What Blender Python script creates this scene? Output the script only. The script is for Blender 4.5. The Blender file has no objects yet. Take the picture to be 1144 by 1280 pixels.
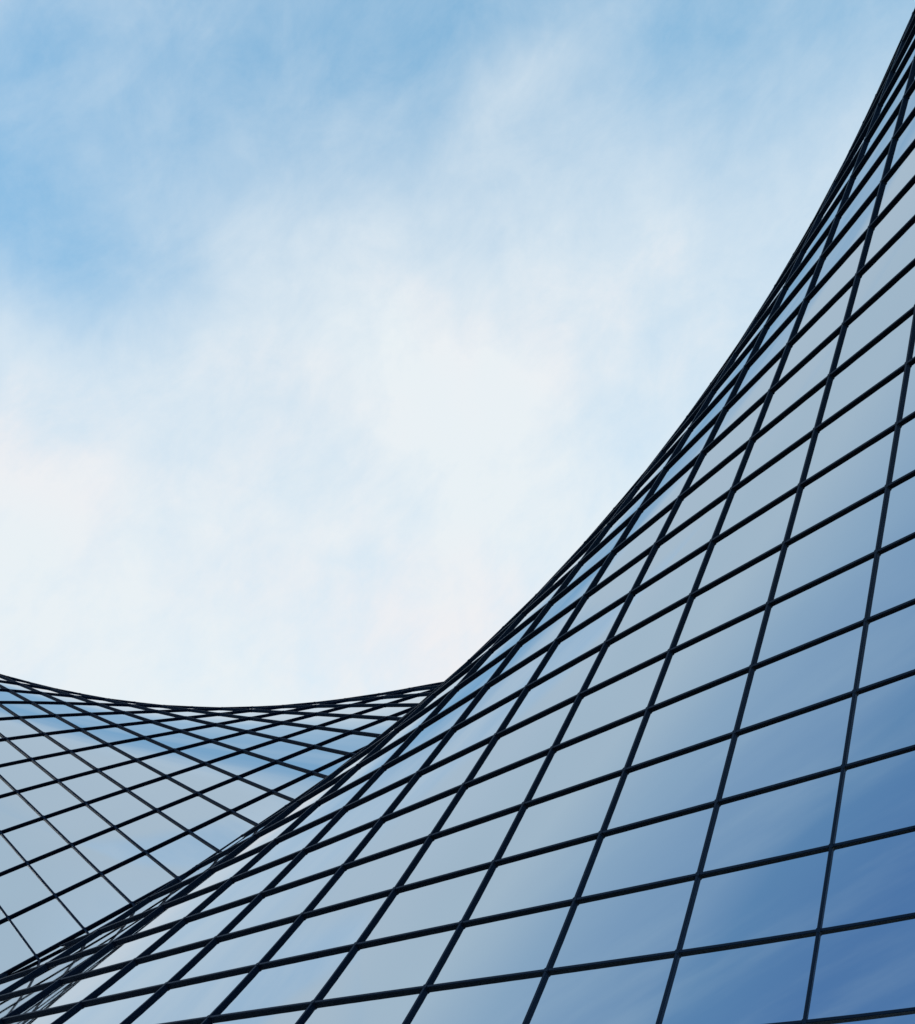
import bpy, math, random
import numpy as np

random.seed(7)
rng = np.random.default_rng(7)
scene = bpy.context.scene
R = math.radians

# ------------------------------------------------------------------ camera
PITCH = R(35.0)
EYE = np.array((0.0, 0.0, 4.2))          # standing on a raised terrace
FOCAL = 1200.0 / 1280.0                  # focal length over picture height
cam = bpy.data.cameras.new('camera')
cam.sensor_fit = 'VERTICAL'
cam.sensor_height = 24.0
cam.lens = 24.0 * FOCAL
cam.clip_start = 0.1
cam.clip_end = 6000.0
cam_ob = bpy.data.objects.new('camera', cam)
scene.collection.objects.link(cam_ob)
cam_ob.location = EYE
cam_ob.rotation_euler = (math.pi / 2 + PITCH, 0, 0)
scene.camera = cam_ob

# ------------------------------------------------------------------ exposure
scene.view_settings.view_transform = 'Standard'
scene.view_settings.look = 'None'
scene.view_settings.exposure = 0.0
scene.view_settings.gamma = 1.0
scene.render.engine = 'CYCLES'
scene.cycles.max_bounces = 8
scene.cycles.glossy_bounces = 6
scene.cycles.caustics_reflective = False
scene.cycles.blur_glossy = 0.6

# ------------------------------------------------------------------ sun and sky
SUN_EL, SUN_AZ = R(28.0), R(-100.0)        # azimuth clockwise from +Y (to the right)
sun = bpy.data.lights.new('sun', 'SUN')
sun.energy = 0.7                        # veiled by thin cloud
sun.angle = R(12.0)
sun.color = (1.0, 0.95, 0.88)
sun_ob = bpy.data.objects.new('sun', sun)
scene.collection.objects.link(sun_ob)
sun_ob.rotation_euler = (math.pi / 2 - SUN_EL, 0, math.pi - SUN_AZ)

world = bpy.data.worlds.new('World')
scene.world = world
world.use_nodes = True
nt = world.node_tree
nt.nodes.clear()


class G:
    """A small helper for writing node graphs as expressions."""
    def __init__(s, tree): s.t = tree
    def link(s, a, sock):
        if isinstance(a, (int, float)): sock.default_value = a
        elif isinstance(a, (tuple, list)):
            sock.default_value = tuple(a) if len(sock.default_value) == len(a) else tuple(a) + (1.0,)
        else: s.t.links.new(a, sock)
    def math(s, op, a, b=0.0, c=0.0, clamp=False):
        n = s.t.nodes.new('ShaderNodeMath'); n.operation = op; n.use_clamp = clamp
        s.link(a, n.inputs[0]); s.link(b, n.inputs[1]); s.link(c, n.inputs[2])
        return n.outputs[0]
    def add(s, a, b): return s.math('ADD', a, b)
    def sub(s, a, b): return s.math('SUBTRACT', a, b)
    def mul(s, a, b): return s.math('MULTIPLY', a, b)
    def maxi(s, a, b): return s.math('MAXIMUM', a, b)
    def vec(s, op, a, b=(0, 0, 0), scale=None):
        n = s.t.nodes.new('ShaderNodeVectorMath'); n.operation = op
        s.link(a, n.inputs[0]); s.link(b, n.inputs[1])
        if scale is not None: s.link(scale, n.inputs['Scale'])
        return n.outputs['Value'] if op in ('DOT_PRODUCT', 'LENGTH') else n.outputs[0]
    def dot(s, a, b): return s.vec('DOT_PRODUCT', a, b)
    def smooth(s, x, lo, hi, a=0.0, b=1.0):
        n = s.t.nodes.new('ShaderNodeMapRange'); n.interpolation_type = 'SMOOTHSTEP'
        s.link(x, n.inputs['Value'])
        for k, v in (('From Min', lo), ('From Max', hi), ('To Min', a), ('To Max', b)): n.inputs[k].default_value = v
        return n.outputs[0]
    def line(s, x, lo, hi, a=0.0, b=1.0):
        n = s.t.nodes.new('ShaderNodeMapRange'); n.clamp = True
        s.link(x, n.inputs['Value'])
        for k, v in (('From Min', lo), ('From Max', hi), ('To Min', a), ('To Max', b)): n.inputs[k].default_value = v
        return n.outputs[0]
    def noise(s, v, scale, detail=4.0, rough=0.5, color=False, distort=0.0):
        n = s.t.nodes.new('ShaderNodeTexNoise')
        s.link(v, n.inputs['Vector']); n.inputs['Scale'].default_value = scale
        n.inputs['Detail'].default_value = detail; n.inputs['Roughness'].default_value = rough
        n.inputs['Distortion'].default_value = distort
        return n.outputs['Color'] if color else n.outputs[0]
    def mix(s, f, a, b, mode='MIX'):
        n = s.t.nodes.new('ShaderNodeMix'); n.data_type = 'RGBA'; n.blend_type = mode
        s.link(f, n.inputs[0]); s.link(a, n.inputs[6]); s.link(b, n.inputs[7])
        return n.outputs[2]
    def ramp(s, x, stops):
        n = s.t.nodes.new('ShaderNodeValToRGB'); cr = n.color_ramp
        while len(cr.elements) > 1: cr.elements.remove(cr.elements[-1])
        for k, (p, c) in enumerate(stops):
            e = cr.elements[0] if k == 0 else cr.elements.new(p)
            e.position = p; e.color = tuple(c) + (1.0,)
        s.link(x, n.inputs[0])
        return n.outputs[0]


def heading(az, el):
    """A direction in the sky from its azimuth (from +Y, clockwise) and elevation, in degrees."""
    a, e = R(az), R(el)
    return (math.cos(e) * math.sin(a), math.cos(e) * math.cos(a), math.sin(e))


g = G(nt)
tc = nt.nodes.new('ShaderNodeTexCoord')
D = g.vec('NORMALIZE', tc.outputs['Generated'])
sep = nt.nodes.new('ShaderNodeSeparateXYZ'); nt.links.new(D, sep.inputs[0])
dx, dy, dz = sep.outputs
sky = nt.nodes.new('ShaderNodeTexSky')
sky.sky_type = 'NISHITA'; sky.sun_disc = False
sky.sun_elevation = SUN_EL; sky.sun_rotation = SUN_AZ
sky.altitude = 300.0; sky.air_density = 1.0; sky.dust_density = 0.1; sky.ozone_density = 2.5

# warped direction so that the cloud masses have ragged borders
w1 = g.vec('SCALE', g.vec('SUBTRACT', g.noise(D, 3.2, 6, 0.6, True), (.5, .5, .5)), scale=0.13)
DW = g.vec('NORMALIZE', g.vec('ADD', D, w1))
w2 = g.vec('SCALE', g.vec('SUBTRACT', g.noise(D, 5.0, 3, 0.5, True), (.5, .5, .5)), scale=0.016)
DS = g.vec('ADD', D, w2)

# thin haze that thickens towards the horizon
veil = g.ramp(dz, ((0.0, (1.0,) * 3), (.28, (.99,) * 3), (.42, (.955,) * 3), (.56, (.87,) * 3),
                   (.68, (.72,) * 3), (.78, (.52,) * 3), (.88, (.36,) * 3), (1.0, (.22,) * 3)))
veil = g.mul(veil, 1.0)
# cloud masses and clear gaps: azimuth, elevation, width in degrees, amount
MASSES = (
    (-47.0, 58.0, 5.0, 0.26),
    (-57.0, 48.0, 6.0, -0.08),
    (-42.4, 54.6, 6.5, -0.138),
    (-33.9, 57.7, 6.5, -0.048),
    (-23.4, 60.2, 6.5, -0.054),
    (-11.0, 61.9, 6.5, -0.024),
    (2.6, 62.3, 6.5, -0.077),
    (15.8, 61.4, 6.5, -0.063),
    (27.6, 59.4, 6.5, -0.137),
    (37.3, 56.6, 6.5, -0.180),
    (-39.9, 51.3, 6.5, -0.097),
    (-31.6, 54.2, 6.5, 0.042),
    (-21.7, 56.5, 6.5, -0.039),
    (-10.1, 58.0, 6.5, -0.069),
    (2.3, 58.4, 6.5, 0.047),
    (25.6, 55.7, 6.5, 0.055),
    (34.9, 53.2, 6.5, 0.133),
    (-37.6, 47.8, 6.5, -0.132),
    (-29.6, 50.4, 6.5, 0.029),
    (2.2, 54.3, 6.5, 0.038),
    (-35.6, 44.0, 6.5, -0.146),
    (-27.8, 46.4, 6.5, -0.141),
    (-18.8, 48.4, 6.5, -0.042),
    (-8.7, 49.6, 6.5, 0.079),
    (12.6, 49.2, 6.5, 0.206),
    (-33.6, 39.7, 6.5, 0.056),
    (-17.5, 43.6, 6.5, 0.094),
    (-8.1, 44.6, 6.5, 0.140),
    (1.9, 44.9, 6.5, 0.115),
    (-31.4, 34.5, 6.5, 0.049),
    (-24.2, 36.3, 6.5, 0.024),
    (-16.2, 37.7, 6.5, 0.051),
    (-7.4, 38.6, 6.5, -0.054),
    (1.7, 38.8, 6.5, 0.176),
    (-29.3, 28.7, 6.5, 0.076),
    (-6.8, 32.0, 6.5, 0.036),
    (-28.5, 45.1, 3.3, -0.170),
    (-35.0, 45.6, 3.1, -0.120),
    (2.1, 53.0, 5.0, -0.060),
    (21.4, 52.8, 4.8, -0.060),
    (-31.8, 40.7, 2.6, 0.060),
    (-26.9, 48.7, 2.6, 0.050),
    (-0.8, 41.4, 3.3, 0.060),
    (-9.2, 38.5, 5.7, -0.050),
    (-18.1, 33.6, 5.1, -0.050),
)
W = veil
for az, el, wd, amt in MASSES:
    k = 1.0 / (1.0 - math.cos(R(wd)))
    gs = g.math('EXPONENT', g.mul(g.sub(g.dot(DW, heading(az, el)), 1.0), k))
    W = g.math('MULTIPLY_ADD', gs, amt, W)
fine = g.sub(g.noise(DW, 4.5, 8, 0.62), 0.5)
W = g.math('MULTIPLY_ADD', fine, 0.42, W)
wisp = g.vec('MULTIPLY', DS, (9.0, 3.5, 3.0))
W = g.math('MULTIPLY_ADD', g.sub(g.noise(wisp, 1.6, 7, 0.6, False, 0.5), 0.5), 0.22, W)
# broken, rippled texture in the thin cloud
rip = nt.nodes.new('ShaderNodeCombineXYZ')
for k, (axis, sc) in enumerate((((.72, .45, -.52), 15.0), ((-.45, .86, .22), 9.0), ((.5, .1, .85), 9.0))):
    nt.links.new(g.mul(g.dot(DS, axis), sc), rip.inputs[k])
ripple = g.sub(g.noise(rip.outputs[0], 1.0, 9, 0.68, False, 0.35), 0.5)
W = g.math('MULTIPLY_ADD', ripple, 0.42, W)
# one faint trail of cloud, upper centre right
trail = g.dot(DW, (0.6970, 0.5829, -0.4177))
trail = g.math('EXPONENT', g.mul(g.mul(trail, trail), -1400.0))
trail = g.mul(trail, g.math('EXPONENT', g.mul(g.sub(g.dot(D, (0.0710, 0.5252, 0.8480)), 1.0), 70.0)))
W = g.math('MULTIPLY_ADD', trail, 0.17, W)

# a bank of cloud high on the left with a clean leading border, thinning out behind the camera
E = g.dot(DS, (-0.565, 0.233, 1.0))
ey = g.dot(DS, (0.0, 1.0, 0.0))
ez = g.dot(DS, (0.0, 0.0, 1.0))
ex = g.dot(DS, (-1.0, 0.0, 0.0))
upper = g.smooth(g.math('MINIMUM', g.sub(E, 1.154), g.sub(ez, 0.826)), -0.006, 0.006)
side = g.math('MULTIPLY_ADD', g.maxi(g.sub(0.12, ey), 0.0), 0.50, ex)
soft = g.smooth(ey, 0.06, -0.06)
flank = g.add(g.mul(g.smooth(side, 0.568, 0.584), g.sub(1.0, soft)), g.mul(g.smooth(side, 0.52, 0.62), soft))
flank = g.mul(flank, g.smooth(ez, 0.64, 0.84))
bank = g.maxi(upper, flank)
stv = nt.nodes.new('ShaderNodeCombineXYZ')
nt.links.new(g.mul(E, 26.0), stv.inputs[0]); nt.links.new(g.mul(dx, 2.0), stv.inputs[1]); nt.links.new(g.mul(dy, 2.0), stv.inputs[2])
streak = g.smooth(g.noise(stv.outputs[0], 1.0, 5, 0.55), 0.5, 0.72)
streak = g.mul(streak, g.smooth(E, 0.98, 1.10))
# behind the camera: clear blue with a few long cirrus streaks
cir = nt.nodes.new('ShaderNodeCombineXYZ')
nt.links.new(g.mul(g.dot(DS, (.87, -.36, .33)), 16.0), cir.inputs[0]); nt.links.new(g.mul(g.dot(DS, (-.1, -.7, -.65)), 1.6), cir.inputs[1])
cirrus = g.smooth(g.noise(cir.outputs[0], 1.0, 6, 0.6), 0.42, 0.75)
back = g.smooth(dy, 0.10, -0.80)
W = g.math('MULTIPLY', W, g.math('MULTIPLY_ADD', back, -0.95, 1.0))
W = g.math('MULTIPLY_ADD', cirrus, g.mul(back, 0.17), W)
W = g.math('MULTIPLY_ADD', streak, 0.10, W)
W = g.math('MULTIPLY_ADD', g.smooth(E, 1.09, 1.145), 0.08, W)
W = g.math('ADD', W, 0.0, clamp=True)

SKY_GAIN = 1.0
blue = g.mix(1.0, sky.outputs[0], g.mix(g.line(dx, -0.50, 0.17), (1.25, 1.85, 1.62), (1.95, 2.95, 2.48)), "MULTIPLY")
white = g.mix(g.mul(g.smooth(g.noise(D, 3.4, 4, .5), .40, .64), g.smooth(W, .72, .98)), (5.42, 5.86, 6.12), (5.74, 5.80, 5.98))
col = g.mix(W, blue, white)
col = g.mix(bank, col, g.vec('SCALE', (.595, .71, .81), scale=6.667))
# behind the camera the thinning bank gives way to clear, deepening blue
away = g.math('MULTIPLY_ADD', ex, -0.9, g.mul(ey, -1.0))
rear = g.ramp(g.line(away, -0.5, 0.5), (
    (.12, (.56, .69, .80)), (.32, (.384, .552, .730)), (.48, (.298, .468, .680)),
    (.63, (.248, .416, .640)), (.72, (.162, .335, .580)), (.96, (.118, .262, .525))))
rear = g.mix(g.mul(cirrus, 0.20), rear, (.56, .72, .82))
rear = g.mix(g.smooth(dz, 0.0, 0.42, 0.75, 0.0), rear, (.50, .62, .74))
rear = g.vec('SCALE', rear, scale=6.667)
col = g.mix(g.mul(g.smooth(dy, 0.10, -0.04), g.smooth(dz, -0.06, 0.05)), col, rear)
bg = nt.nodes.new('ShaderNodeBackground')
bg.inputs['Strength'].default_value = 0.15
nt.links.new(col, bg.inputs['Color'])
out = nt.nodes.new('ShaderNodeOutputWorld')
nt.links.new(bg.outputs[0], out.inputs['Surface'])


# ------------------------------------------------------------------ materials
def material(name):
    m = bpy.data.materials.new(name); m.use_nodes = True
    b = m.node_tree.nodes['Principled BSDF']
    return m, b, G(m.node_tree)


def make_glass():
    m, b, q = material('blue reflective glass')
    co = m.node_tree.nodes.new('ShaderNodeTexCoord').outputs['Object']
    tint = q.mix(q.noise(co, 0.35, 3), (.60, .665, .72), (.63, .69, .74))
    q.link(tint, b.inputs['Base Color'])
    b.inputs['Metallic'].default_value = 1.0
    grime = q.noise(co, 1.7, 6, .6)
    q.link(q.line(grime, .35, .8, .012, .05), b.inputs['Roughness'])
    return m


def make_metal(sheen):
    m, b, q = material('dark navy coated aluminium')
    co = m.node_tree.nodes.new('ShaderNodeTexCoord').outputs['Object']
    n = q.noise(co, 2.2, 6, .6)
    q.link(q.mix(n, (.005, .015, .034), (.008, .021, .047)), b.inputs['Base Color'])
    q.link(q.line(n, .3, .7, .36, .48), b.inputs['Roughness'])
    b.inputs['Specular IOR Level'].default_value = sheen
    b.inputs['Specular Tint'].default_value = (.7, .9, 1.0, 1)
    return m


def make_paving():
    m, b, q = material('dark grey stone paving')
    co = m.node_tree.nodes.new('ShaderNodeTexCoord').outputs['Object']
    br = m.node_tree.nodes.new('ShaderNodeTexBrick')
    q.link(co, br.inputs['Vector']); br.inputs['Scale'].default_value = 0.8
    br.inputs['Color1'].default_value = (.055, .055, .057, 1); br.inputs['Color2'].default_value = (.07, .069, .068, 1)
    br.inputs['Mortar'].default_value = (.03, .03, .03, 1); br.inputs['Mortar Size'].default_value = .01
    q.link(q.mix(q.mul(q.noise(co, .3, 6), .5), br.outputs['Color'], (.045, .045, .047)), b.inputs['Base Color'])
    b.inputs['Roughness'].default_value = .75
    return m


GLASS, PAVING = make_glass(), make_paving()
SATIN, MATT = make_metal(0.16), make_metal(0.012)     # the far building's bars are duller


# ------------------------------------------------------------------ mesh helpers
def link(name, verts, faces, mat, parent=None, smooth=None, normals=None):
    me = bpy.data.meshes.new(name)
    me.from_pydata([tuple(map(float, v)) for v in verts], [], faces)
    me.materials.append(mat)
    if smooth is not None:
        me.polygons.foreach_set('use_smooth', smooth)
    me.update()
    if normals is not None:
        me.normals_split_custom_set(normals)
    o = bpy.data.objects.new(name, me)
    scene.collection.objects.link(o)
    if parent is not None: o.parent = parent
    return o


# ------------------------------------------------------------------ ground
gv = [(-900, -900, 0), (900, -900, 0), (900, 900, 0), (-900, 900, 0)]
ground = link('ground', gv, [(0, 1, 2, 3)], PAVING)
ground['kind'] = 'structure'

# ------------------------------------------------------------------ the two saddle-shaped facades
# each facade is a smooth double-curved sheet, written as a Chebyshev series over its grid of glazing bars
RIGHT = (
    (0,0, 1.68224,3.02566,24.0926),
    (0,1, 11.125,-13.2035,9.47065),
    (0,2, 0.259895,-1.42749,-1.77325),
    (0,3, 0.0691138,0.400404,0.601278),
    (0,4, -0.0566586,-0.0639932,0.16348),
    (0,5, 0.0677893,0.0145624,-0.0445891),
    (0,6, -0.00295676,0.0350594,0.00634148),
    (0,7, -0.0131186,-0.00465752,-0.00215479),
    (1,0, -15.7777,12.6705,8.10844),
    (1,1, 8.93091,9.2469,2.53924),
    (1,2, 1.30823,-0.560581,-1.42561),
    (1,3, -0.954831,-0.549888,-0.3943),
    (1,4, -0.188404,0.186429,0.420342),
    (1,5, 0.111962,-0.102524,-0.0036785),
    (1,6, 0.00870275,0.00547638,-0.0576587),
    (2,0, -0.287604,0.992472,-0.992553),
    (2,1, -1.09866,-0.239599,-2.78135),
    (2,2, 0.135508,0.758321,-0.0104443),
    (2,3, 0.130476,-0.446952,0.128188),
    (2,4, 0.0722928,-0.034433,-0.0560704),
    (2,5, -0.00474137,0.0928632,0.0296294),
    (3,0, 0.334232,0.339674,-0.14074),
    (3,1, -0.0240792,-0.713956,-0.0332252),
    (3,2, -0.0509161,0.146299,-0.30483),
    (3,3, -0.104992,-0.12306,-0.00887335),
    (3,4, -0.0132323,-0.0468156,0.0234547),
    (4,0, 0.0928708,-0.0462753,0.0416727),
    (4,1, 0.0420559,0.104014,-0.0313757),
    (4,2, 0.0549528,-0.137762,0.00707489),
    (4,3, -0.0100104,0.0369806,0.0496),
    (5,0, 0.0334356,0.0350635,-0.0216814),
    (5,1, -0.00943093,0.00707408,-0.00580723),
    (5,2, 0.000333032,-0.0404095,0.0223823),
    (6,0, -0.00240945,0.00208505,-0.00578971),
    (6,1, -0.00346238,-0.0124729,0.0122128),
    (7,0, -0.00597546,-0.00834444,0.00373465))
LEFT = (
    (0,0, -14.4263,9.93042,41.2047),
    (0,1, -20.5243,0.685927,20.7554),
    (0,2, -0.781188,0.194312,-0.937129),
    (0,3, 0.0922476,0.385467,0.109877),
    (0,4, 0.0692046,0.0100119,0.082204),
    (0,5, -0.0333044,0.00342179,-0.0481246),
    (0,6, -0.00573232,-0.00200005,-0.00840811),
    (0,7, 0.00516649,-0.00246819,0.00672262),
    (1,0, 15.033,-0.591433,5.06027),
    (1,1, 0.0697206,8.37212,-0.188132),
    (1,2, -0.793875,1.10711,-1.03966),
    (1,3, -0.194914,-0.872067,-0.4049),
    (1,4, 0.111183,-0.0123332,0.0730834),
    (1,5, 0.0167226,0.0518474,0.0458292),
    (1,6, -0.00993399,0.000381235,-0.0059295),
    (2,0, 0.124744,1.04962,-0.175975),
    (2,1, -0.308913,-0.219631,-0.963598),
    (2,2, 0.0766806,0.647999,-0.191271),
    (2,3, -0.124051,-0.126949,-0.0460888),
    (2,4, -0.00669466,-0.0729065,-0.00237064),
    (2,5, 0.0166987,0.00492211,0.0060509),
    (3,0, 0.08085,-0.0712845,-0.0483169),
    (3,1, 0.0535443,-0.551858,0.0370175),
    (3,2, 0.0599521,0.036957,-0.0346845),
    (3,3, 0.0323676,0.10503,0.0233121),
    (3,4, -0.0282144,-0.0181107,0.00067535),
    (4,0, -0.00394921,0.00283402,0.0458421),
    (4,1, 0.0233564,-0.0408766,0.130162),
    (4,2, -0.00435413,-0.0518248,0.0188694),
    (4,3, 0.020188,0.0153691,-0.00263685),
    (5,0, -0.0110454,0.0107985,0.00233841),
    (5,1, -0.00274325,0.0306314,0.00798002),
    (5,2, -0.00692757,-0.00714685,0.00236805),
    (6,0, 0.000566471,-0.0010913,-0.00309917),
    (6,1, -0.00150211,0.00571342,-0.0105414),
    (7,0, 0.000816561,-0.00111319,-0.000226739))
CP, SP = math.cos(PITCH), math.sin(PITCH)


class Sheet:
    N = 7
    def __init__(s, coef, ur, vr):
        s.ab = [(int(r[0]), int(r[1])) for r in coef]
        s.c = np.array([r[2:] for r in coef], float)
        s.ur, s.vr = ur, vr
    def __call__(s, u, v):
        u = np.asarray(u, float); v = np.asarray(v, float)
        U = 2 * (u - s.ur[0]) / (s.ur[1] - s.ur[0]) - 1
        V = 2 * (v - s.vr[0]) / (s.vr[1] - s.vr[0]) - 1
        T = lambda X: [np.cos(k * np.arccos(np.clip(X, -1, 1))) for k in range(s.N + 1)]
        TU, TV = T(U), T(V)
        P = sum((TU[a] * TV[b])[..., None] * s.c[i] for i, (a, b) in enumerate(s.ab))
        # survey axes (x right, y down, z along the view) to world axes
        x, y, z = P[..., 0], P[..., 1], P[..., 2]
        return EYE + np.stack([x, z * CP + y * SP, z * SP - y * CP], -1)
    def normal(s, u, v, e=1e-3):
        u = np.asarray(u, float); v = np.asarray(v, float)
        lo, hi = s.ur[0] + 2 * e, s.ur[1] - 2 * e; u = np.clip(u, lo, hi)
        lo, hi = s.vr[0] + 2 * e, s.vr[1] - 2 * e; v = np.clip(v, lo, hi)
        n = np.cross(s(u + e, v) - s(u - e, v), s(u, v + e) - s(u, v - e))
        return s.sign * n / np.linalg.norm(n, axis=-1, keepdims=True)


def picture(P):
    q = np.asarray(P) - EYE
    z = q[..., 1] * CP + q[..., 2] * SP
    y = q[..., 1] * SP - q[..., 2] * CP
    return np.stack([q[..., 0] / z, y / z, z], -1)


def bar(nodes, norms, width, depth, lift):
    """One glazing bar: a chamfered box profile through a row of nodes, straight between them."""
    nodes = np.array(nodes); norms = np.array(norms); n = len(nodes)
    ch = 0.16 * width
    prof = [(-.5 * width, -depth), (-.5 * width, -ch), (-.5 * width + ch, 0), (.5 * width - ch, 0), (.5 * width, -ch), (.5 * width, -depth)]
    V, F = [], []
    for i in range(n):
        t = nodes[min(i + 1, n - 1)] - nodes[max(i - 1, 0)]; t /= np.linalg.norm(t)
        N = norms[i] - t * (t @ norms[i]); N /= np.linalg.norm(N)
        S = np.cross(t, N)
        for a, b in prof: V.append(nodes[i] + S * a + N * (b + lift))
    m = len(prof)
    for i in range(n - 1):
        for k in range(m):
            a, b = i * m + k, i * m + (k + 1) % m
            F.append((a, b, b + m, a + m))
    F.append(tuple(range(m))[::-1]); F.append(tuple((n - 1) * m + k for k in range(m)))
    return V, F


def hub(P, N, T, r, depth, lift):
    S = np.cross(N, T); S /= np.linalg.norm(S); T = np.cross(S, N)
    V, F = [], []; m = 10
    for hgt in (lift, -depth):
        for k in range(m):
            a = 2 * math.pi * k / m
            V.append(P + r * (math.cos(a) * S + math.sin(a) * T) + N * hgt)
    F.append(tuple(range(m))); F.append(tuple(range(m, 2 * m))[::-1])
    for k in range(m):
        j = (k + 1) % m; F.append((k, j, j + m, k + m)[::-1])
    return V, F


def pane(sheet, i, j, sub, gap, depth, thick, seedtilt):
    a = np.linspace(gap, 1 - gap, sub + 1)
    U, Vv = np.meshgrid(i + a, j + a, indexing='ij')
    P = sheet(U, Vv); N = sheet.normal(U, Vv)
    Nt = N + seedtilt; Nt /= np.linalg.norm(Nt, axis=-1, keepdims=True)
    top = (P - N * depth).reshape(-1, 3); n = sub + 1
    NT = Nt.reshape(-1, 3)
    bot = (P - N * (depth + thick)).reshape(-1, 3)
    V = list(top) + list(bot); F, NM, SM = [], [], []
    idx = lambda p, q: p * n + q
    for p in range(sub):
        for q in range(sub):
            f = (idx(p, q), idx(p + 1, q), idx(p + 1, q + 1), idx(p, q + 1))
            if sheet.sign < 0: f = f[::-1]
            F.append(f); SM.append(True); NM += [tuple(NT[k]) for k in f]
    o = n * n
    ring = [idx(p, 0) for p in range(n)] + [idx(sub, q) for q in range(1, n)] + [idx(p, sub) for p in range(sub - 1, -1, -1)] + [idx(0, q) for q in range(sub - 1, 0, -1)]
    back = tuple(k + o for k in ([idx(0, 0), idx(0, sub), idx(sub, sub), idx(sub, 0)]))
    sides = []
    for k in range(len(ring)):
        a_, b_ = ring[k], ring[(k + 1) % len(ring)]
        sides.append((b_, a_, a_ + o, b_ + o))
    for f in sides:
        if sheet.sign < 0: f = f[::-1]
        v = np.array([V[k] for k in f]); fn = np.cross(v[1] - v[0], v[2] - v[0]); fn /= np.linalg.norm(fn) + 1e-12
        F.append(f); SM.append(False); NM += [tuple(fn)] * 4
    return V, F, SM, NM


def merge(parts):
    V, F, SM, NM = [], [], [], []
    for p in parts:
        o = len(V); V += list(p[0]); F += [tuple(k + o for k in f) for f in p[1]]
        if len(p) > 2: SM += p[2]; NM += p[3]
    return V, F, SM, NM


def facade(coef, ur, vr, us, vs, label, METAL, width, depth, base):
    sheet = Sheet(coef, ur, vr); sheet.sign = 1.0
    um, vm = base
    if sheet.normal(um, vm) @ (EYE - sheet(um, vm)) < 0: sheet.sign = -1.0
    root = bpy.data.objects.new('glass_building', None)
    scene.collection.objects.link(root)
    root['label'] = label; root['category'] = 'building'
    UU, VV = np.meshgrid(us, vs, indexing='ij')
    P = sheet(UU, VV); N = sheet.normal(UU, VV)
    # glazing bars in two crossing families, each bar a part
    top = lambda z: z > -1.5
    for fam in (0, 1):
        for k in range(len(us) if fam == 0 else len(vs)):
            pts, nrm = (P[k], N[k]) if fam == 0 else (P[:, k], N[:, k])
            keep = [i for i in range(len(pts)) if top(pts[i][2])]
            if len(keep) < 2: continue
            a, b = keep[0], keep[-1] + 1
            run = np.linspace(a, b - 1, (b - 1 - a) * 3 + 1)
            along = np.interp(run, np.arange(len(pts)), vs if fam == 0 else us)
            across = np.full_like(along, us[k] if fam == 0 else vs[k])
            uv = (across, along) if fam == 0 else (along, across)
            V, F = bar(sheet(*uv), sheet.normal(*uv), width, depth, 0.0 if fam == 0 else -0.004)
            parts = [(V, F)]
            if fam == 0:
                for i in range(a, b):
                    t = P[k, min(i + 1, len(vs) - 1)] - P[k, max(i - 1, 0)]
                    parts.append(hub(pts[i], nrm[i], t / np.linalg.norm(t), .74 * width, depth * .9, 0.008))
            V, F, _, _ = merge(parts)
            link('mullion', V, F, METAL, root)
    # panes
    cells = []
    for i in range(len(us) - 1):
        for j in range(len(vs) - 1):
            c = P[i:i + 2, j:j + 2].reshape(4, 3)
            if c[:, 2].max() < -0.2: continue
            q = picture(c)
            if q[:, 2].min() < 0.5: area = 0
            else:
                inside = (abs(q[:, 0]) < .572 / 1.2 + .02).any() and (abs(q[:, 1]) < .64 / 1.2 + .02).any()
                x, y = q[[0, 1, 3, 2], 0], q[[0, 1, 3, 2], 1]
                area = abs(np.dot(x, np.roll(y, 1)) - np.dot(y, np.roll(x, 1))) if inside else 0
                ctr = c.mean(0); nn = N[i, j]
                if nn @ (EYE - ctr) < 0: area *= .01
            cells.append((area, us[i], vs[j]))
    cells.sort(key=lambda t: -t[0])
    rest = []
    for k, (ar, i, j) in enumerate(cells):
        tilt = rng.normal(0, TILT, 3)
        d = pane(sheet, i, j, 5 if k < 260 else 3, 0.012, depth * .80, 0.024, tilt)
        if k < 100: link('window_pane', d[0], d[1], GLASS, root, d[2], d[3])
        else: rest.append(d)
    V, F, SM, NM = merge(rest)
    o = link('glazing', V, F, GLASS, root, SM, NM); o['kind'] = 'stuff'
    return root


TILT = 0.0026
facade(RIGHT, (-5, 14), (-6, 22), list(range(-4, 15)), list(range(-5, 22)),
       'tall glass building with a concave gridded facade sweeping up the right side', SATIN, 0.057, 0.110, (3, 6))
facade(LEFT, (-5, 18), (-7, 16), list(range(-4, 18)), list(range(-6, 16)),
       'lower glass building with a dipping saddle roofline behind the sweeping tall one', MATT, 0.062, 0.098, (5, 3))
